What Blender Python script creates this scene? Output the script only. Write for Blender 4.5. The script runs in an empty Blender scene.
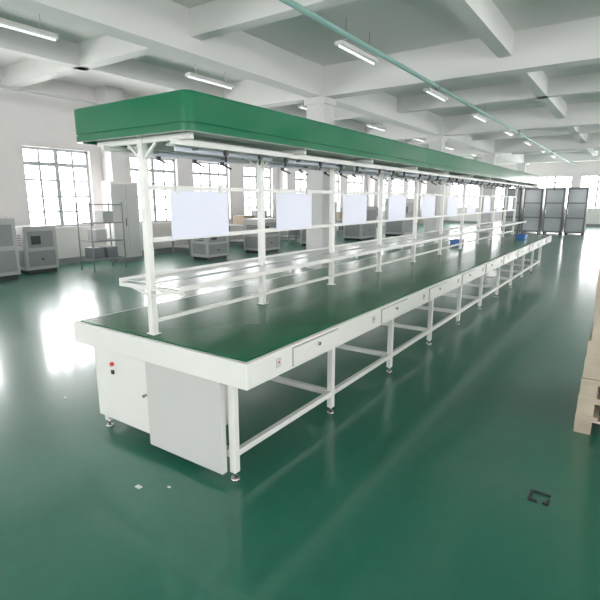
import bpy, bmesh, math, random
from mathutils import Vector
random.seed(3)
S=bpy.context.scene
try: S.view_settings.view_transform='Standard'
except: pass

# ---------- materials ----------
def mat(name,col,rough=0.5,metal=0.0,noise=0.0,nscale=8,spec=0.5,emit=0,bump=0.0,col2=None,coat=0,ior=1.5):
    m=bpy.data.materials.new(name); m.use_nodes=True
    nt=m.node_tree; b=nt.nodes['Principled BSDF']
    c=(col[0],col[1],col[2],1)
    b.inputs['Base Color'].default_value=c
    b.inputs['Roughness'].default_value=rough
    b.inputs['Metallic'].default_value=metal
    b.inputs['IOR'].default_value=ior
    b.inputs['Specular IOR Level'].default_value=spec
    if coat: b.inputs['Coat Weight'].default_value=coat; b.inputs['Coat Roughness'].default_value=0.08
    if emit:
        b.inputs['Emission Color'].default_value=c; b.inputs['Emission Strength'].default_value=emit
    if noise or bump:
        tc=nt.nodes.new('ShaderNodeTexCoord'); n=nt.nodes.new('ShaderNodeTexNoise')
        n.inputs['Scale'].default_value=nscale; n.inputs['Detail'].default_value=5
        nt.links.new(tc.outputs['Object'],n.inputs['Vector'])
        if noise:
            r=nt.nodes.new('ShaderNodeValToRGB')
            k=1-noise
            d=col2 if col2 else (col[0]*k,col[1]*k,col[2]*k)
            r.color_ramp.elements[0].position=0.3; r.color_ramp.elements[1].position=0.7
            r.color_ramp.elements[0].color=(d[0],d[1],d[2],1); r.color_ramp.elements[1].color=c
            nt.links.new(n.outputs['Fac'],r.inputs['Fac']); nt.links.new(r.outputs['Color'],b.inputs['Base Color'])
        if bump:
            bp=nt.nodes.new('ShaderNodeBump'); bp.inputs['Strength'].default_value=bump; bp.inputs['Distance'].default_value=0.02
            nt.links.new(n.outputs['Fac'],bp.inputs['Height']); nt.links.new(bp.outputs['Normal'],b.inputs['Normal'])
    return m
M={}
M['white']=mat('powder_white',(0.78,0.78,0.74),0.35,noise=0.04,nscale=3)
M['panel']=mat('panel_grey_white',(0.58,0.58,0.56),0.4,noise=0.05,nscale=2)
M['board']=mat('board_white',(0.78,0.80,0.92),0.4,noise=0.02)
M['acryl']=mat('shelf_white',(0.74,0.77,0.77),0.2,noise=0.03)
M['cgreen']=mat('canopy_green',(0.0,0.155,0.065),0.12,noise=0.12,nscale=1.5,spec=0.5)
M['belt']=mat('belt_green',(0.0,0.155,0.06),0.2,noise=0.12,nscale=2,spec=0.5,ior=1.22)
M['under']=mat('canopy_underside',(0.50,0.58,0.52),0.5,noise=0.05)
M['black']=mat('black_plastic',(0.015,0.015,0.017),0.4,noise=0.1)
M['dark']=mat('rack_dark',(0.16,0.17,0.18),0.35,noise=0.1)
M['glass']=mat('rack_glass',(0.38,0.42,0.43),0.1,noise=0.1,nscale=1)
M['metal']=mat('steel',(0.6,0.6,0.6),0.25,1.0,noise=0.05)
M['red']=mat('red_button',(0.7,0.03,0.02),0.3,noise=0.05)
M['blue']=mat('blue_plastic',(0.05,0.2,0.55),0.35,noise=0.1)
M['wall']=mat('wall_paint',(0.74,0.71,0.70),0.8,noise=0.05,nscale=0.7,bump=0.02)
M['ceil']=mat('ceiling_paint',(0.80,0.79,0.77),0.85,noise=0.04,nscale=0.5)
M['col']=mat('column_paint',(0.70,0.69,0.68),0.7,noise=0.05,nscale=1)
M['frame']=mat('window_frame',(0.42,0.45,0.46),0.4,noise=0.05)
M['grey']=mat('machine_grey',(0.26,0.27,0.27),0.45,noise=0.06)
M['lgrey']=mat('machine_light',(0.44,0.45,0.44),0.45,noise=0.06)
M['tube']=mat('lamp_tube',(0.9,0.95,1.0),0.3,emit=1.0)
M['card']=mat('cardboard',(0.36,0.30,0.22),0.8,noise=0.1)
M['wood']=mat('pale_wood',(0.54,0.46,0.36),0.6,noise=0.25,nscale=5)
M['pipe']=mat('pipe_paint',(0.25,0.42,0.38),0.5,noise=0.05)
M['paper']=mat('paper',(0.7,0.72,0.7),0.8,noise=0.05)
# floor
fm=bpy.data.materials.new('floor_epoxy'); fm.use_nodes=True; nt=fm.node_tree; b=nt.nodes['Principled BSDF']
tc=nt.nodes.new('ShaderNodeTexCoord')
n1=nt.nodes.new('ShaderNodeTexNoise'); n1.inputs['Scale'].default_value=0.6; n1.inputs['Detail'].default_value=5
n2=nt.nodes.new('ShaderNodeTexNoise'); n2.inputs['Scale'].default_value=14; n2.inputs['Detail'].default_value=6
r1=nt.nodes.new('ShaderNodeValToRGB')
r1.color_ramp.elements[0].position=0.3; r1.color_ramp.elements[1].position=0.75
r1.color_ramp.elements[0].color=(0.014,0.155,0.100,1); r1.color_ramp.elements[1].color=(0.022,0.195,0.128,1)
mx=nt.nodes.new('ShaderNodeMixRGB'); mx.blend_type='MULTIPLY'; mx.inputs['Fac'].default_value=0.25
nt.links.new(tc.outputs['Object'],n1.inputs['Vector']); nt.links.new(tc.outputs['Object'],n2.inputs['Vector'])
nt.links.new(n1.outputs['Fac'],r1.inputs['Fac']); nt.links.new(r1.outputs['Color'],mx.inputs['Color1'])
nt.links.new(n2.outputs['Fac'],mx.inputs['Color2']); nt.links.new(mx.outputs['Color'],b.inputs['Base Color'])
mr=nt.nodes.new('ShaderNodeMapRange'); mr.inputs['To Min'].default_value=0.24; mr.inputs['To Max'].default_value=0.36
nt.links.new(n1.outputs['Fac'],mr.inputs['Value']); nt.links.new(mr.outputs['Result'],b.inputs['Roughness'])
b.inputs['Coat Weight'].default_value=0.55; b.inputs['Coat Roughness'].default_value=0.12
bp=nt.nodes.new('ShaderNodeBump'); bp.inputs['Strength'].default_value=0.03; bp.inputs['Distance'].default_value=0.02
n3=nt.nodes.new('ShaderNodeTexNoise'); n3.inputs['Scale'].default_value=4
nt.links.new(tc.outputs['Object'],n3.inputs['Vector'])
nt.links.new(n3.outputs['Fac'],bp.inputs['Height']); nt.links.new(bp.outputs['Normal'],b.inputs['Normal']); nt.links.new(bp.outputs['Normal'],b.inputs['Coat Normal'])
M['floor']=fm

# ---------- builders ----------
def empty(name,loc=(0,0,0)):
    o=bpy.data.objects.new(name,None); o.location=loc; o.empty_display_size=0.2
    S.collection.objects.link(o); return o
class Part:
    """mesh collector: world coords"""
    def __init__(s,name,parent=None,bevel=0,smooth=False):
        s.name=name;s.parent=parent;s.bm=bmesh.new();s.mats=[];s.bevel=bevel;s.smooth=smooth
    def mi(s,m):
        if m not in s.mats: s.mats.append(m)
        return s.mats.index(m)
    def box(s,x0,x1,y0,y1,z0,z1,m='white'):
        i=s.mi(m); v=[s.bm.verts.new((x,y,z)) for x in (x0,x1) for y in (y0,y1) for z in (z0,z1)]
        for f in ((0,1,3,2),(4,6,7,5),(0,4,5,1),(2,3,7,6),(0,2,6,4),(1,5,7,3)):
            fc=s.bm.faces.new([v[k] for k in f]); fc.material_index=i
        return s
    def cbox(s,cx,cy,cz,sx,sy,sz,m='white'):
        return s.box(cx-sx/2,cx+sx/2,cy-sy/2,cy+sy/2,cz-sz/2,cz+sz/2,m)
    def rod(s,p,q,r,m='white',n=12,r2=None):
        i=s.mi(m);p=Vector(p);q=Vector(q);d=(q-p).normalized()
        a=d.orthogonal().normalized();bb=d.cross(a);r2=r if r2 is None else r2
        A=[];B=[]
        for k in range(n):
            t=2*math.pi*k/n; o=a*math.cos(t)+bb*math.sin(t)
            A.append(s.bm.verts.new(p+o*r));B.append(s.bm.verts.new(q+o*r2))
        for k in range(n):
            f=s.bm.faces.new((A[k],A[(k+1)%n],B[(k+1)%n],B[k]));f.material_index=i;f.smooth=True
        s.bm.faces.new(A[::-1]).material_index=i;s.bm.faces.new(B).material_index=i
        return s
    def bar(s,p,q,w,h,m='white'):
        i=s.mi(m);p=Vector(p);q=Vector(q);d=(q-p).normalized()
        up=Vector((0,0,1)) if abs(d.z)<0.95 else Vector((0,1,0))
        a=d.cross(up).normalized();u=a.cross(d)
        vs=[]
        for c in (p,q):
            for sa,su in ((-1,-1),(1,-1),(1,1),(-1,1)):
                vs.append(s.bm.verts.new(c+a*sa*w/2+u*su*h/2))
        for f in ((0,1,2,3),(7,6,5,4),(0,4,5,1),(1,5,6,2),(2,6,7,3),(3,7,4,0)):
            s.bm.faces.new([vs[k] for k in f]).material_index=i
        return s
    def done(s):
        bmesh.ops.recalc_face_normals(s.bm,faces=s.bm.faces)
        me=bpy.data.meshes.new(s.name); s.bm.to_mesh(me); s.bm.free()
        for m in s.mats: me.materials.append(M[m])
        o=bpy.data.objects.new(s.name,me); S.collection.objects.link(o)
        if s.bevel:
            bv=o.modifiers.new('bevel','BEVEL'); bv.width=s.bevel; bv.segments=2; bv.limit_method='ANGLE'
        if s.parent:
            o.parent=s.parent
            o.location=-Vector(s.parent.location)
        return o

# ---------- room ----------
XL,XR,YS,YN,ZC=-11.5,8.0,-8.0,34.0,4.3
T=0.25
Part('floor').box(XL-T,XR+T,YS-T,YN+T,-0.2,0,'floor').done()
Part('ceiling').box(XL-T,XR+T,YS-T,YN+T,ZC,ZC+0.2,'ceil').done()
wn=[0]; portals=[]
def window(axis,pos,a0,a1,z0,z1,inward):
    wn[0]+=1
    w=Part('window_%d'%wn[0],bevel=0)
    def bx(a,b_,c,d,dep=0.05):
        if axis=='x': w.box(pos-dep/2,pos+dep/2,a,b_,c,d,'frame')
        else: w.box(a,b_,pos-dep/2,pos+dep/2,c,d,'frame')
    f=0.06
    bx(a0,a0+f,z0,z1);bx(a1-f,a1,z0,z1);bx(a0,a1,z0,z0+f);bx(a0,a1,z1-f,z1)
    n=4
    for k in range(1,n):
        c=a0+(a1-a0)*k/n; hw=0.05 if k==2 else 0.025; bx(c-hw,c+hw,z0,z1,0.04)
    nz=5
    for k in range(1,nz):
        c=z0+(z1-z0)*k/nz; hw=0.045 if k==4 else 0.022; bx(a0,a1,c-hw,c+hw,0.036)
    w.done()
    portals.append((axis,pos,a0,a1,z0,z1,inward))
def wall(name,axis,pos0,pos1,A0,A1,wins,z0,z1,inward):
    w=Part(name)
    def bx(a,b_,c,d):
        if axis=='x': w.box(pos0,pos1,a,b_,c,d,'wall')
        else: w.box(a,b_,pos0,pos1,c,d,'wall')
    bx(A0,A1,0,z0);bx(A0,A1,z1,ZC)
    c=A0
    for a,b_ in wins:
        bx(c,a,z0,z1); c=b_
        window(axis,(pos0+pos1)/2,a,b_,z0,z1,inward)
    bx(c,A1,z0,z1)
    w.done()
lw=[]
for y0 in (-6.9,-4.4,-1.9,0.9,3.2,5.75,8.6,10.9,13.3,16.2,18.5,20.9,23.8,26.1,28.5,31.3):
    lw.append((y0,y0+1.65))
wall('wall_west','x',XL-T,XL,YS,YN,lw,0.9,2.75,(1,0,0))
rw=[(y0,y0+2.0) for y0 in (-6.8,-3.9,-1.0,1.9,4.8,7.7,10.6,13.5,16.4,19.3,22.2,25.1,28,30.9)]  # unseen east windows, added large to light the bench's right apron
wall('wall_east','x',XR,XR+T,YS,YN,rw,0.9,3.2,(-1,0,0))
nw=[(x0,x0+1.9) for x0 in (-10.6,-8.2,-5.2,-2.9,-0.4,2.0,4.6)]
wall('wall_north','y',YN,YN+T,XL-T,XR+T,nw,1.0,3.0,(0,-1,0))
wall('wall_south','y',YS-T,YS,XL-T,XR+T,nw,0.9,3.2,(0,1,0))
Part('baseboard_west').box(XL,XL+0.015,YS,YN,0,0.14,'grey').done()
Part('baseboard_north').box(XL+0.02,XR,YN-0.015,YN,0,0.14,'grey').done()
bm_=Part('ceiling_beams')  # main and secondary ceiling beams in one mesh
for yy in (-5.8,1.8,9.4,17,24.6,32.2): bm_.box(XL,XR,yy-0.17,yy+0.17,ZC-0.6,ZC,'ceil')
for yy in (-2,5.6,13.2,20.8,28.4): bm_.box(XL,XR,yy-0.11,yy+0.11,ZC-0.38,ZC,'ceil')
for xx in (-5.9,1.7): bm_.box(xx-0.17,xx+0.17,YS,YN,ZC-0.6,ZC,'ceil')
for xx in (-8.7,-2.1,5.0): bm_.box(xx-0.11,xx+0.11,YS,YN,ZC-0.38,ZC,'ceil')
bm_.done()
# service pipes fixed under the beams
pp=Part('service_pipes')
pp.rod((-3.3,YS,3.62),(-3.3,YN,3.62),0.035,'pipe')
pp.rod((-9.9,YS,3.6),(-9.9,YN,3.6),0.03,'lgrey')
for yy in (-5.8,1.8,9.4,17,24.6,32.2):
    for xx in (-3.3,-9.9): pp.box(xx-.05,xx+.05,yy-.02,yy+.02,3.57,3.71,'grey')
pp.done()
for xx in (-5.9,1.7):
    for yy in (-5.8,1.8,9.4,17,24.6,32.2):
        if xx>0 and yy<3 and yy>0: continue
        c=Part('concrete_column',bevel=0.02)
        c.box(xx-0.22,xx+0.22,yy-0.22,yy+0.22,0,ZC-0.6,'col')
        c.box(xx-0.26,xx+0.26,yy-0.26,yy+0.26,ZC-0.75,ZC-0.6,'col').done()
for yy in (0.3,7.95,15.55,23.1,30.6):
    Part('wall_pilaster',bevel=0.01).box(XL,XL+0.45,yy-0.25,yy+0.25,0,ZC-0.0,'col').done()

for xx in (-7.3,-4.0,-0.2,3.8):
    for yy in (-4,0,3.7,7.5,11.3,15.1,18.9,22.7,26.5,30.3):
        l=empty('fluorescent_ceiling_lamp',(xx,yy,3.85))
        p=Part('housing',l); p.box(xx-0.07,xx+0.07,yy-0.62,yy+0.62,3.86,3.92,'white')
        p.rod((xx,yy-0.4,3.92),(xx,yy-0.4,ZC),0.006,'metal',6);p.rod((xx,yy+0.4,3.92),(xx,yy+0.4,ZC),0.006,'metal',6);p.done()
        p=Part('tube',l); p.rod((xx,yy-0.6,3.845),(xx,yy+0.6,3.845),0.014,'tube',8).done()

# ---------- assembly line ----------
XC=-2.32
N=10; PITCH=1.05; YP0=1.82
TX0,TX1,TY0,TY1=-3.03,-1.50,1.72,12.45
TZ=0.75
L=empty('assembly_line_workbench',(XC,7,0))
p=Part('tabletop_frame',L,bevel=0.004)
p.box(TX0,TX1,TY0,TY0+0.03,0.61,TZ); p.box(TX0,TX1,TY1-0.03,TY1,0.61,TZ)
p.box(TX0,TX0+0.03,TY0+0.03,TY1-0.03,0.61,TZ); p.box(TX1-0.03,TX1,TY0+0.03,TY1-0.03,0.61,TZ)
p.box(TX0+0.03,TX1-0.03,TY0+0.03,TY1-0.03,0.70,0.742)
p.done()
Part('green_work_surface',L).box(TX0+0.035,TX1-0.035,TY0+0.035,TY1-0.035,0.742,0.753,'belt').done()
p=Part('drawers',L,bevel=0.003)
q=Part('drawer_locks',L)
g=Part('drawer_gaps',L)
for k in range(N):
    y0=YP0+PITCH*k+0.42; y1=y0+0.5
    if k==0: y0,y1=YP0+0.30,YP0+0.80
    for xx,s in ((TX1,1),(TX0,-1)):
        a,b_=sorted((xx,xx+s*0.004)); g.box(a,b_,y0-0.006,y1+0.006,0.624,0.736,'grey')
        a,b_=sorted((xx,xx+s*0.012)); p.box(a,b_,y0,y1,0.628,0.732,'white')
        q.rod((xx+s*0.012,(y0+y1)/2,0.70),(xx+s*0.026,(y0+y1)/2,0.70),0.011,'metal',12)
        q.rod((xx+s*0.026,(y0+y1)/2,0.70),(xx+s*0.027,(y0+y1)/2,0.70),0.006,'black',8)
        ys=y0-0.14
        a,b_=sorted((xx,xx+s*0.006)); q.box(a,b_,ys-0.02,ys+0.02,0.66,0.71,'panel')
        q.rod((xx,ys,0.69),(xx+s*0.01,ys,0.69),0.006,'red' if k%3==0 else 'black',8)
p.done();q.done();g.done()
p=Part('legs',L,bevel=0.003)
f=Part('levelling_feet',L)
for k in range(N+1):
    yy=YP0+PITCH*k
    for xx in (-1.69,-2.86):
        p.cbox(xx,yy,0.33,0.042,0.042,0.56)
        f.rod((xx,yy,0.012),(xx,yy,0.055),0.008,'metal',8)
        f.rod((xx,yy,0),(xx,yy,0.014),0.03,'metal',16,0.024)
    p.bar((-2.84,yy,0.16),(-1.71,yy,0.16),0.04,0.04)
    p.bar((-2.84,yy,0.59),(-1.71,yy,0.59),0.04,0.04)
p.bar((-1.69,YP0,0.16),(-1.69,YP0+PITCH*N,0.16),0.036,0.036)
p.bar((-1.69,YP0,0.585),(-1.69,YP0+PITCH*N,0.585),0.036,0.04)
p.bar((-2.86,YP0,0.16),(-2.86,YP0+PITCH*N,0.16),0.036,0.036)
p.done();f.done()
p=Part('end_cabinet',L,bevel=0.004)
p.box(-2.90,-2.36,1.775,2.25,0.10,0.61,'white')
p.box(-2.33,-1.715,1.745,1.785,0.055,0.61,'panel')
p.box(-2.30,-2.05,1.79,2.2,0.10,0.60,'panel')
p.done()
p=Part('cabinet_switches',L)
p.rod((-2.70,1.775,0.50),(-2.70,1.76,0.50),0.014,'red',12)
p.cbox(-2.70,1.77,0.445,0.022,0.012,0.026,'black')
p.rod((-2.375,1.775,0.36),(-2.375,1.75,0.36),0.01,'metal',12)
p.done()
p=Part('posts',L,bevel=0.004)
for k in range(N+1):
    yy=YP0+PITCH*k
    p.cbox(XC,yy,(0.753+1.9)/2,0.042,0.042,1.9-0.753)
    p.cbox(XC,yy,0.758,0.07,0.06,0.008)
    p.bar((XC-0.40,yy,1.875),(XC+0.40,yy,1.875),0.03,0.035)
    for s in (-1,1):
        p.bar((XC+s*0.02,yy,1.78),(XC+s*0.12,yy,1.86),0.016,0.016)
        p.bar((XC+s*0.015,yy,0.99),(XC+s*0.2,yy,1.035),0.015,0.02)
Y1=YP0+PITCH*N
p.done()
p=Part('rails',L,bevel=0.002)
for zz,h in ((1.62,0.028),(1.32,0.028),(0.835,0.024)):
    p.bar((XC,YP0,zz),(XC,Y1,zz),0.026,h)
for s in (-1,1):
    p.bar((XC+s*0.3,YP0-0.05,1.85),(XC+s*0.3,Y1,1.85),0.022,0.03)
p.done()
p=Part('material_shelf',L,bevel=0.002)
for s in (-1,1):
    a,b_=sorted((XC+s*0.03,XC+s*0.27)); p.box(a,b_,YP0+0.03,Y1,1.05,1.058,'acryl')
    p.bar((XC+s*0.275,YP0-0.02,1.06),(XC+s*0.275,Y1,1.06),0.014,0.03)
for k in range(N+1):
    yy=YP0+PITCH*k
    p.bar((XC-0.29,yy-0.0,1.036),(XC+0.27,yy-0.0,1.036),0.03,0.025)
p.done()
p=Part('instruction_boards',L,bevel=0.003)
c=Part('board_clips',L)
for k in range(N):
    y0=YP0+PITCH*k+0.165; y1=y0+0.50
    p.box(XC+0.015,XC+0.023,y0,y1,1.315,1.605,'board')
    for yy in (y0+0.06,y1-0.06): c.cbox(XC+0.018,yy,1.612,0.018,0.03,0.05,'white')
p.done();c.done()
p=Part('canopy_lamp_fixtures',L,bevel=0.003)
t=Part('canopy_lamp_tubes',L)
c=Part('lamp_hooks',L)
for k in range(N):
    y0=YP0+PITCH*k+0.06
    for s in (-1,1):
        x=XC+s*0.17
        p.box(x-0.045,x+0.045,y0,y0+0.93,1.845,1.885,'white')
        t.rod((x,y0+0.03,1.83),(x,y0+0.9,1.83),0.013,'board',10)
        for yy in (y0+0.15,y0+0.75):
            c.cbox(x,yy,1.835,0.1,0.012,0.014,'grey')
        for yy in (y0+0.3,y0+0.62,y0+0.9):
            c.cbox(XC+s*0.3,yy,1.825,0.02,0.024,0.04,'black')
            c.bar((XC+s*0.3,yy,1.81),(XC+s*0.25,yy+0.05,1.78),0.012,0.012,'black')
p.done();t.done();c.done()
def canopy():
    bm=bmesh.new()
    x0,x1,ya,yb=-2.82,-1.83,1.71,Y1+0.12
    def ring(off,z,r=0.06,n=8):
        vs=[];r=max(r-off,0.012)
        for cx,cy,a0 in ((x1-off-r,ya+off+r,-90),(x1-off-r,yb-off-r,0),(x0+off+r,yb-off-r,90),(x0+off+r,ya+off+r,180)):
            for k in range(n+1):
                a=math.radians(a0+90*k/n); vs.append(bm.verts.new((cx+r*math.cos(a),cy+r*math.sin(a),z)))
        return vs
    prof=[(0.03,1.905),(0.03,1.885),(0.0,1.885),(0.0,1.918),(0.005,1.920),(0.005,1.925),(0.0,1.927),(0.0,2.062),(0.004,2.070),(0.012,2.074)]
    R=[ring(o,z) for o,z in prof]
    for a,b_ in zip(R,R[1:]):
        m=len(a)
        for k in range(m):
            f=bm.faces.new((a[k],a[(k+1)%m],b_[(k+1)%m],b_[k])); f.smooth=True
    bm.faces.new(R[-1]); f=bm.faces.new(R[0][::-1]); f.material_index=1
    bmesh.ops.recalc_face_normals(bm,faces=bm.faces)
    for e in bm.edges:
        if len(e.link_faces)==2 and e.calc_face_angle()>math.radians(15): e.smooth=False
        if len(e.link_faces)==2:
            l=[max(ed.calc_length() for ed in fc.edges) for fc in e.link_faces]
            if max(l)>0.5 and min(l)<0.5 and e.calc_face_angle()>math.radians(2): e.smooth=False
    me=bpy.data.meshes.new('canopy'); bm.to_mesh(me); bm.free()
    me.materials.append(M['cgreen']); me.materials.append(M['under'])
    o=bpy.data.objects.new('canopy',me); S.collection.objects.link(o); o.parent=L; o.location=-Vector(L.location)
canopy()
cr=Part('blue_parts_crates',L)
for (x,yy,w) in ((-1.9,10.9,0.3),(-2.65,8.9,0.26)):
    z0=0.754; W=0.09
    cr.box(x-W,x+W,yy,yy+w,z0,z0+0.01,'blue')
    for a in ((x-W,x-W+.01,yy,yy+w),(x+W-.01,x+W,yy,yy+w),(x-W+.01,x+W-.01,yy,yy+.01),(x-W+.01,x+W-.01,yy+w-.01,yy+w)): cr.box(*a,z0+0.01,z0+0.08,'blue')
    cr.box(x-W-.01,x+W+.01,yy-.01,yy,z0+0.06,z0+0.08,'blue')
cr.done()

# ---------- other objects ----------
p=Part('stacked_wooden_pallets',None,bevel=0.002)
x0,x1,ya,yb=-0.165,0.80,3.56,4.5
z=0
for k in range(9):
    dx=random.uniform(-.012,.012)+(0.0 if k<3 else 0.02); dy=random.uniform(-.01,.01)
    a,b_,c,d=x0+dx,x1+dx,ya+dy,yb+dy
    n=6; bw=(b_-a)/n
    for xx in (a,(a+b_)/2-.05,b_-.1): p.box(xx,xx+.1,c,d,z,z+.018,'wood')
    for xx in (a,(a+b_)/2-.05,b_-.1):
        for yy in (c,(c+d)/2-.05,d-.1): p.box(xx,xx+.1,yy,yy+.1,z+.018,z+.09,'wood')
    for yy in (c,(c+d)/2-.05,d-.1): p.box(a,b_,yy,yy+.1,z+.09,z+.108,'wood')
    for j in range(n): p.box(a+j*bw,a+(j+1)*bw-.03,c,d,z+.108,z+.13,'wood')
    z+=0.1302
p.done()
for i,xx in enumerate((-4.85,-3.95,-3.05,-2.15)):
    l=empty('test_equipment_rack',(xx,25,0))
    p=Part('frame',l,bevel=0.01)
    p.box(xx-0.4,xx+0.4,25.0,25.8,0.08,2.1,'dark')
    for sx in (-.33,.33):
        for sy in (25.08,25.72): p.rod((xx+sx,sy,0),(xx+sx,sy,0.08),0.04,'black')
    p.done()
    p=Part('glass_doors',l)
    for a,b_ in ((0.15,0.72),(0.78,1.38),(1.44,2.0)): p.box(xx-0.33,xx+0.33,24.985,25.0,a,b_,'glass')
    p.box(xx-0.34,xx-0.32,24.97,24.985,0.9,1.2,'metal')
    p.done()
def machine(x,yy,w,d,h,name='grey_machine'):
    p=Part(name,None,bevel=0.01)
    p.box(x-w/2,x+w/2,yy-d/2,yy+d/2,0.08,h,'lgrey')
    p.box(x-w/2+.04,x+w/2-.04,yy-d/2+.04,yy+d/2-.04,0,0.08,'black')
    p.box(x+w/2,x+w/2+.01,yy-d/2+.08,yy+d/2-.08,h*0.55,h*0.9,'grey')
    p.box(x+w/2+.01,x+w/2+.02,yy-d/2+.14,yy-d/2+.34,h*0.62,h*0.8,'black')
    p.box(x+w/2,x+w/2+.01,yy-d/2+.06,yy+d/2-.06,0.15,h*0.48,'grey')
    p.rod((x+w/2+.01,yy,h*0.3),(x+w/2+.035,yy,h*0.3),0.02,'black')
    # near side vents and front-side panel
    for j in range(5): p.box(x-w*.3,x+w*.3,yy-d/2-.008,yy-d/2,h*.6+j*.05,h*.6+j*.05+.02,'black')
    p.box(x-w*.4,x+w*.4,yy-d/2-.008,yy-d/2,.16,h*.5,'grey')
    p.done()
machine(-10.5,4.3,0.8,0.9,1.2)
machine(-10.8,5.4,0.7,0.7,1.0)
machine(-9.2,11.4,0.7,0.9,1.0)
machine(-9.3,9.3,0.6,0.8,0.85)
machine(-9.0,14.3,0.8,1.1,1.5)
machine(-9.0,17.4,0.8,1.3,1.3)
machine(-8.6,20.5,0.9,1.3,1.6)
p=Part('electrical_cabinet',None,bevel=0.008)
p.box(-10.95,-10.6,7.3,8.1,0.1,2.0,'white');p.box(-10.93,-10.62,7.33,8.07,0,0.1,'grey')
p.box(-10.6,-10.585,7.34,7.69,0.16,1.94,'panel');p.box(-10.6,-10.585,7.71,8.06,0.16,1.94,'panel');p.box(-10.585,-10.57,7.66,7.68,0.9,1.1,'black')
p.done()
l=empty('wire_shelf_rack',(-9.9,6.5,0))
p=Part('rack_frame',l)
for sx in (-.25,.25):
    for sy in (-.4,.4): p.rod((-9.9+sx,6.5+sy,0),(-9.9+sx,6.5+sy,1.5),0.016,'grey',8)
for zz in (0.25,0.65,1.05,1.45):
    for sx in (-.25,.25): p.rod((-9.9+sx,6.1,zz),(-9.9+sx,6.9,zz),0.012,'grey',6)
    for j in range(9): p.rod((-10.15,6.1+0.1*j,zz),(-9.65,6.1+0.1*j,zz),0.007,'grey',6)
p.done()
p=Part('stored_parts',l)
for zz,yy in ((.262,6.3),(.262,6.65),(.662,6.4),(1.062,6.6)): p.box(-10.08,-9.75,yy-.13,yy+.13,zz,zz+.24,'lgrey' if zz>.5 else 'dark')
p.done()
for yy in (10.2,12.6,15.0,18.8,21.5):
    l=empty('work_table',(-10.6,yy,0))
    p=Part('top',l,bevel=.005); p.box(-11.0,-10.2,yy-0.8,yy+0.8,0.72,0.76,'lgrey').done()
    p=Part('frame',l)
    for sx in (-10.95,-10.25):
        for sy in (-.74,.74): p.cbox(sx,yy+sy,0.36,0.04,0.04,0.72,'grey')
    p.box(-10.95,-10.25,yy-.74,yy+.74,0.2,0.23,'grey'); p.done()
    p=Part('cartons',l,bevel=.004); p.box(-10.9,-10.4,yy-.6,yy-.1,.761,1.05,'card'); p.box(-10.85,-10.45,yy+.1,yy+.6,.231,.55,'dark')
    p.box(-10.8,-10.4,yy+.2,yy+.6,.761,1.2,'dark'); p.done()
p=Part('black_cable_clip',None)
cx,cy=-0.24,2.6
p.box(cx-.05,cx+.05,cy+.04,cy+.052,0,.008,'black');p.box(cx-.05,cx-.038,cy-.05,cy+.04,0,.008,'black')
p.box(cx-.038,cx-.005,cy-.05,cy-.038,0,.008,'black');p.box(cx+.02,cx+.05,cy-.05,cy-.038,0,.008,'black');p.box(cx+.038,cx+.05,cy-.038,cy-.0,0,.008,'black')
p.done()
for x,yy,a in ((-2.1,1.45,.04),(-1.95,1.55,.02),(-3.6,1.9,.03),(-3.2,3.4,.03)):
    p=Part('paper_scrap',None); p.box(x,x+a,yy,yy+a*.6,0,.003,'paper').done()

# ---------- light ----------
w=bpy.data.worlds.new('sky'); S.world=w; w.use_nodes=True
bg=w.node_tree.nodes['Background']; bg.inputs['Color'].default_value=(1.0,0.98,0.99,1); bg.inputs['Strength'].default_value=13.5
for i,(axis,pos,a0,a1,z0,z1,inw) in enumerate(portals):
    ld=bpy.data.lights.new('portal','AREA'); ld.shape='RECTANGLE'; ld.cycles.is_portal=True
    o=bpy.data.objects.new('window_portal_light',ld); S.collection.objects.link(o)
    ld.size=(a1-a0); ld.size_y=(z1-z0)
    off=-0.16
    if axis=='x': o.location=(pos+inw[0]*off,(a0+a1)/2,(z0+z1)/2)
    else: o.location=((a0+a1)/2,pos+inw[1]*off,(z0+z1)/2)
    o.rotation_euler=Vector(inw).to_track_quat('-Z','Y').to_euler()

# ---------- camera ----------
cd=bpy.data.cameras.new('camera'); cam=bpy.data.objects.new('camera',cd); S.collection.objects.link(cam)
cd.lens=28.8; cd.sensor_width=36; cd.clip_end=200
cam.location=(0,0,1.55); cam.rotation_euler=(math.radians(90-11.77),0,math.radians(34.4))
S.camera=cam
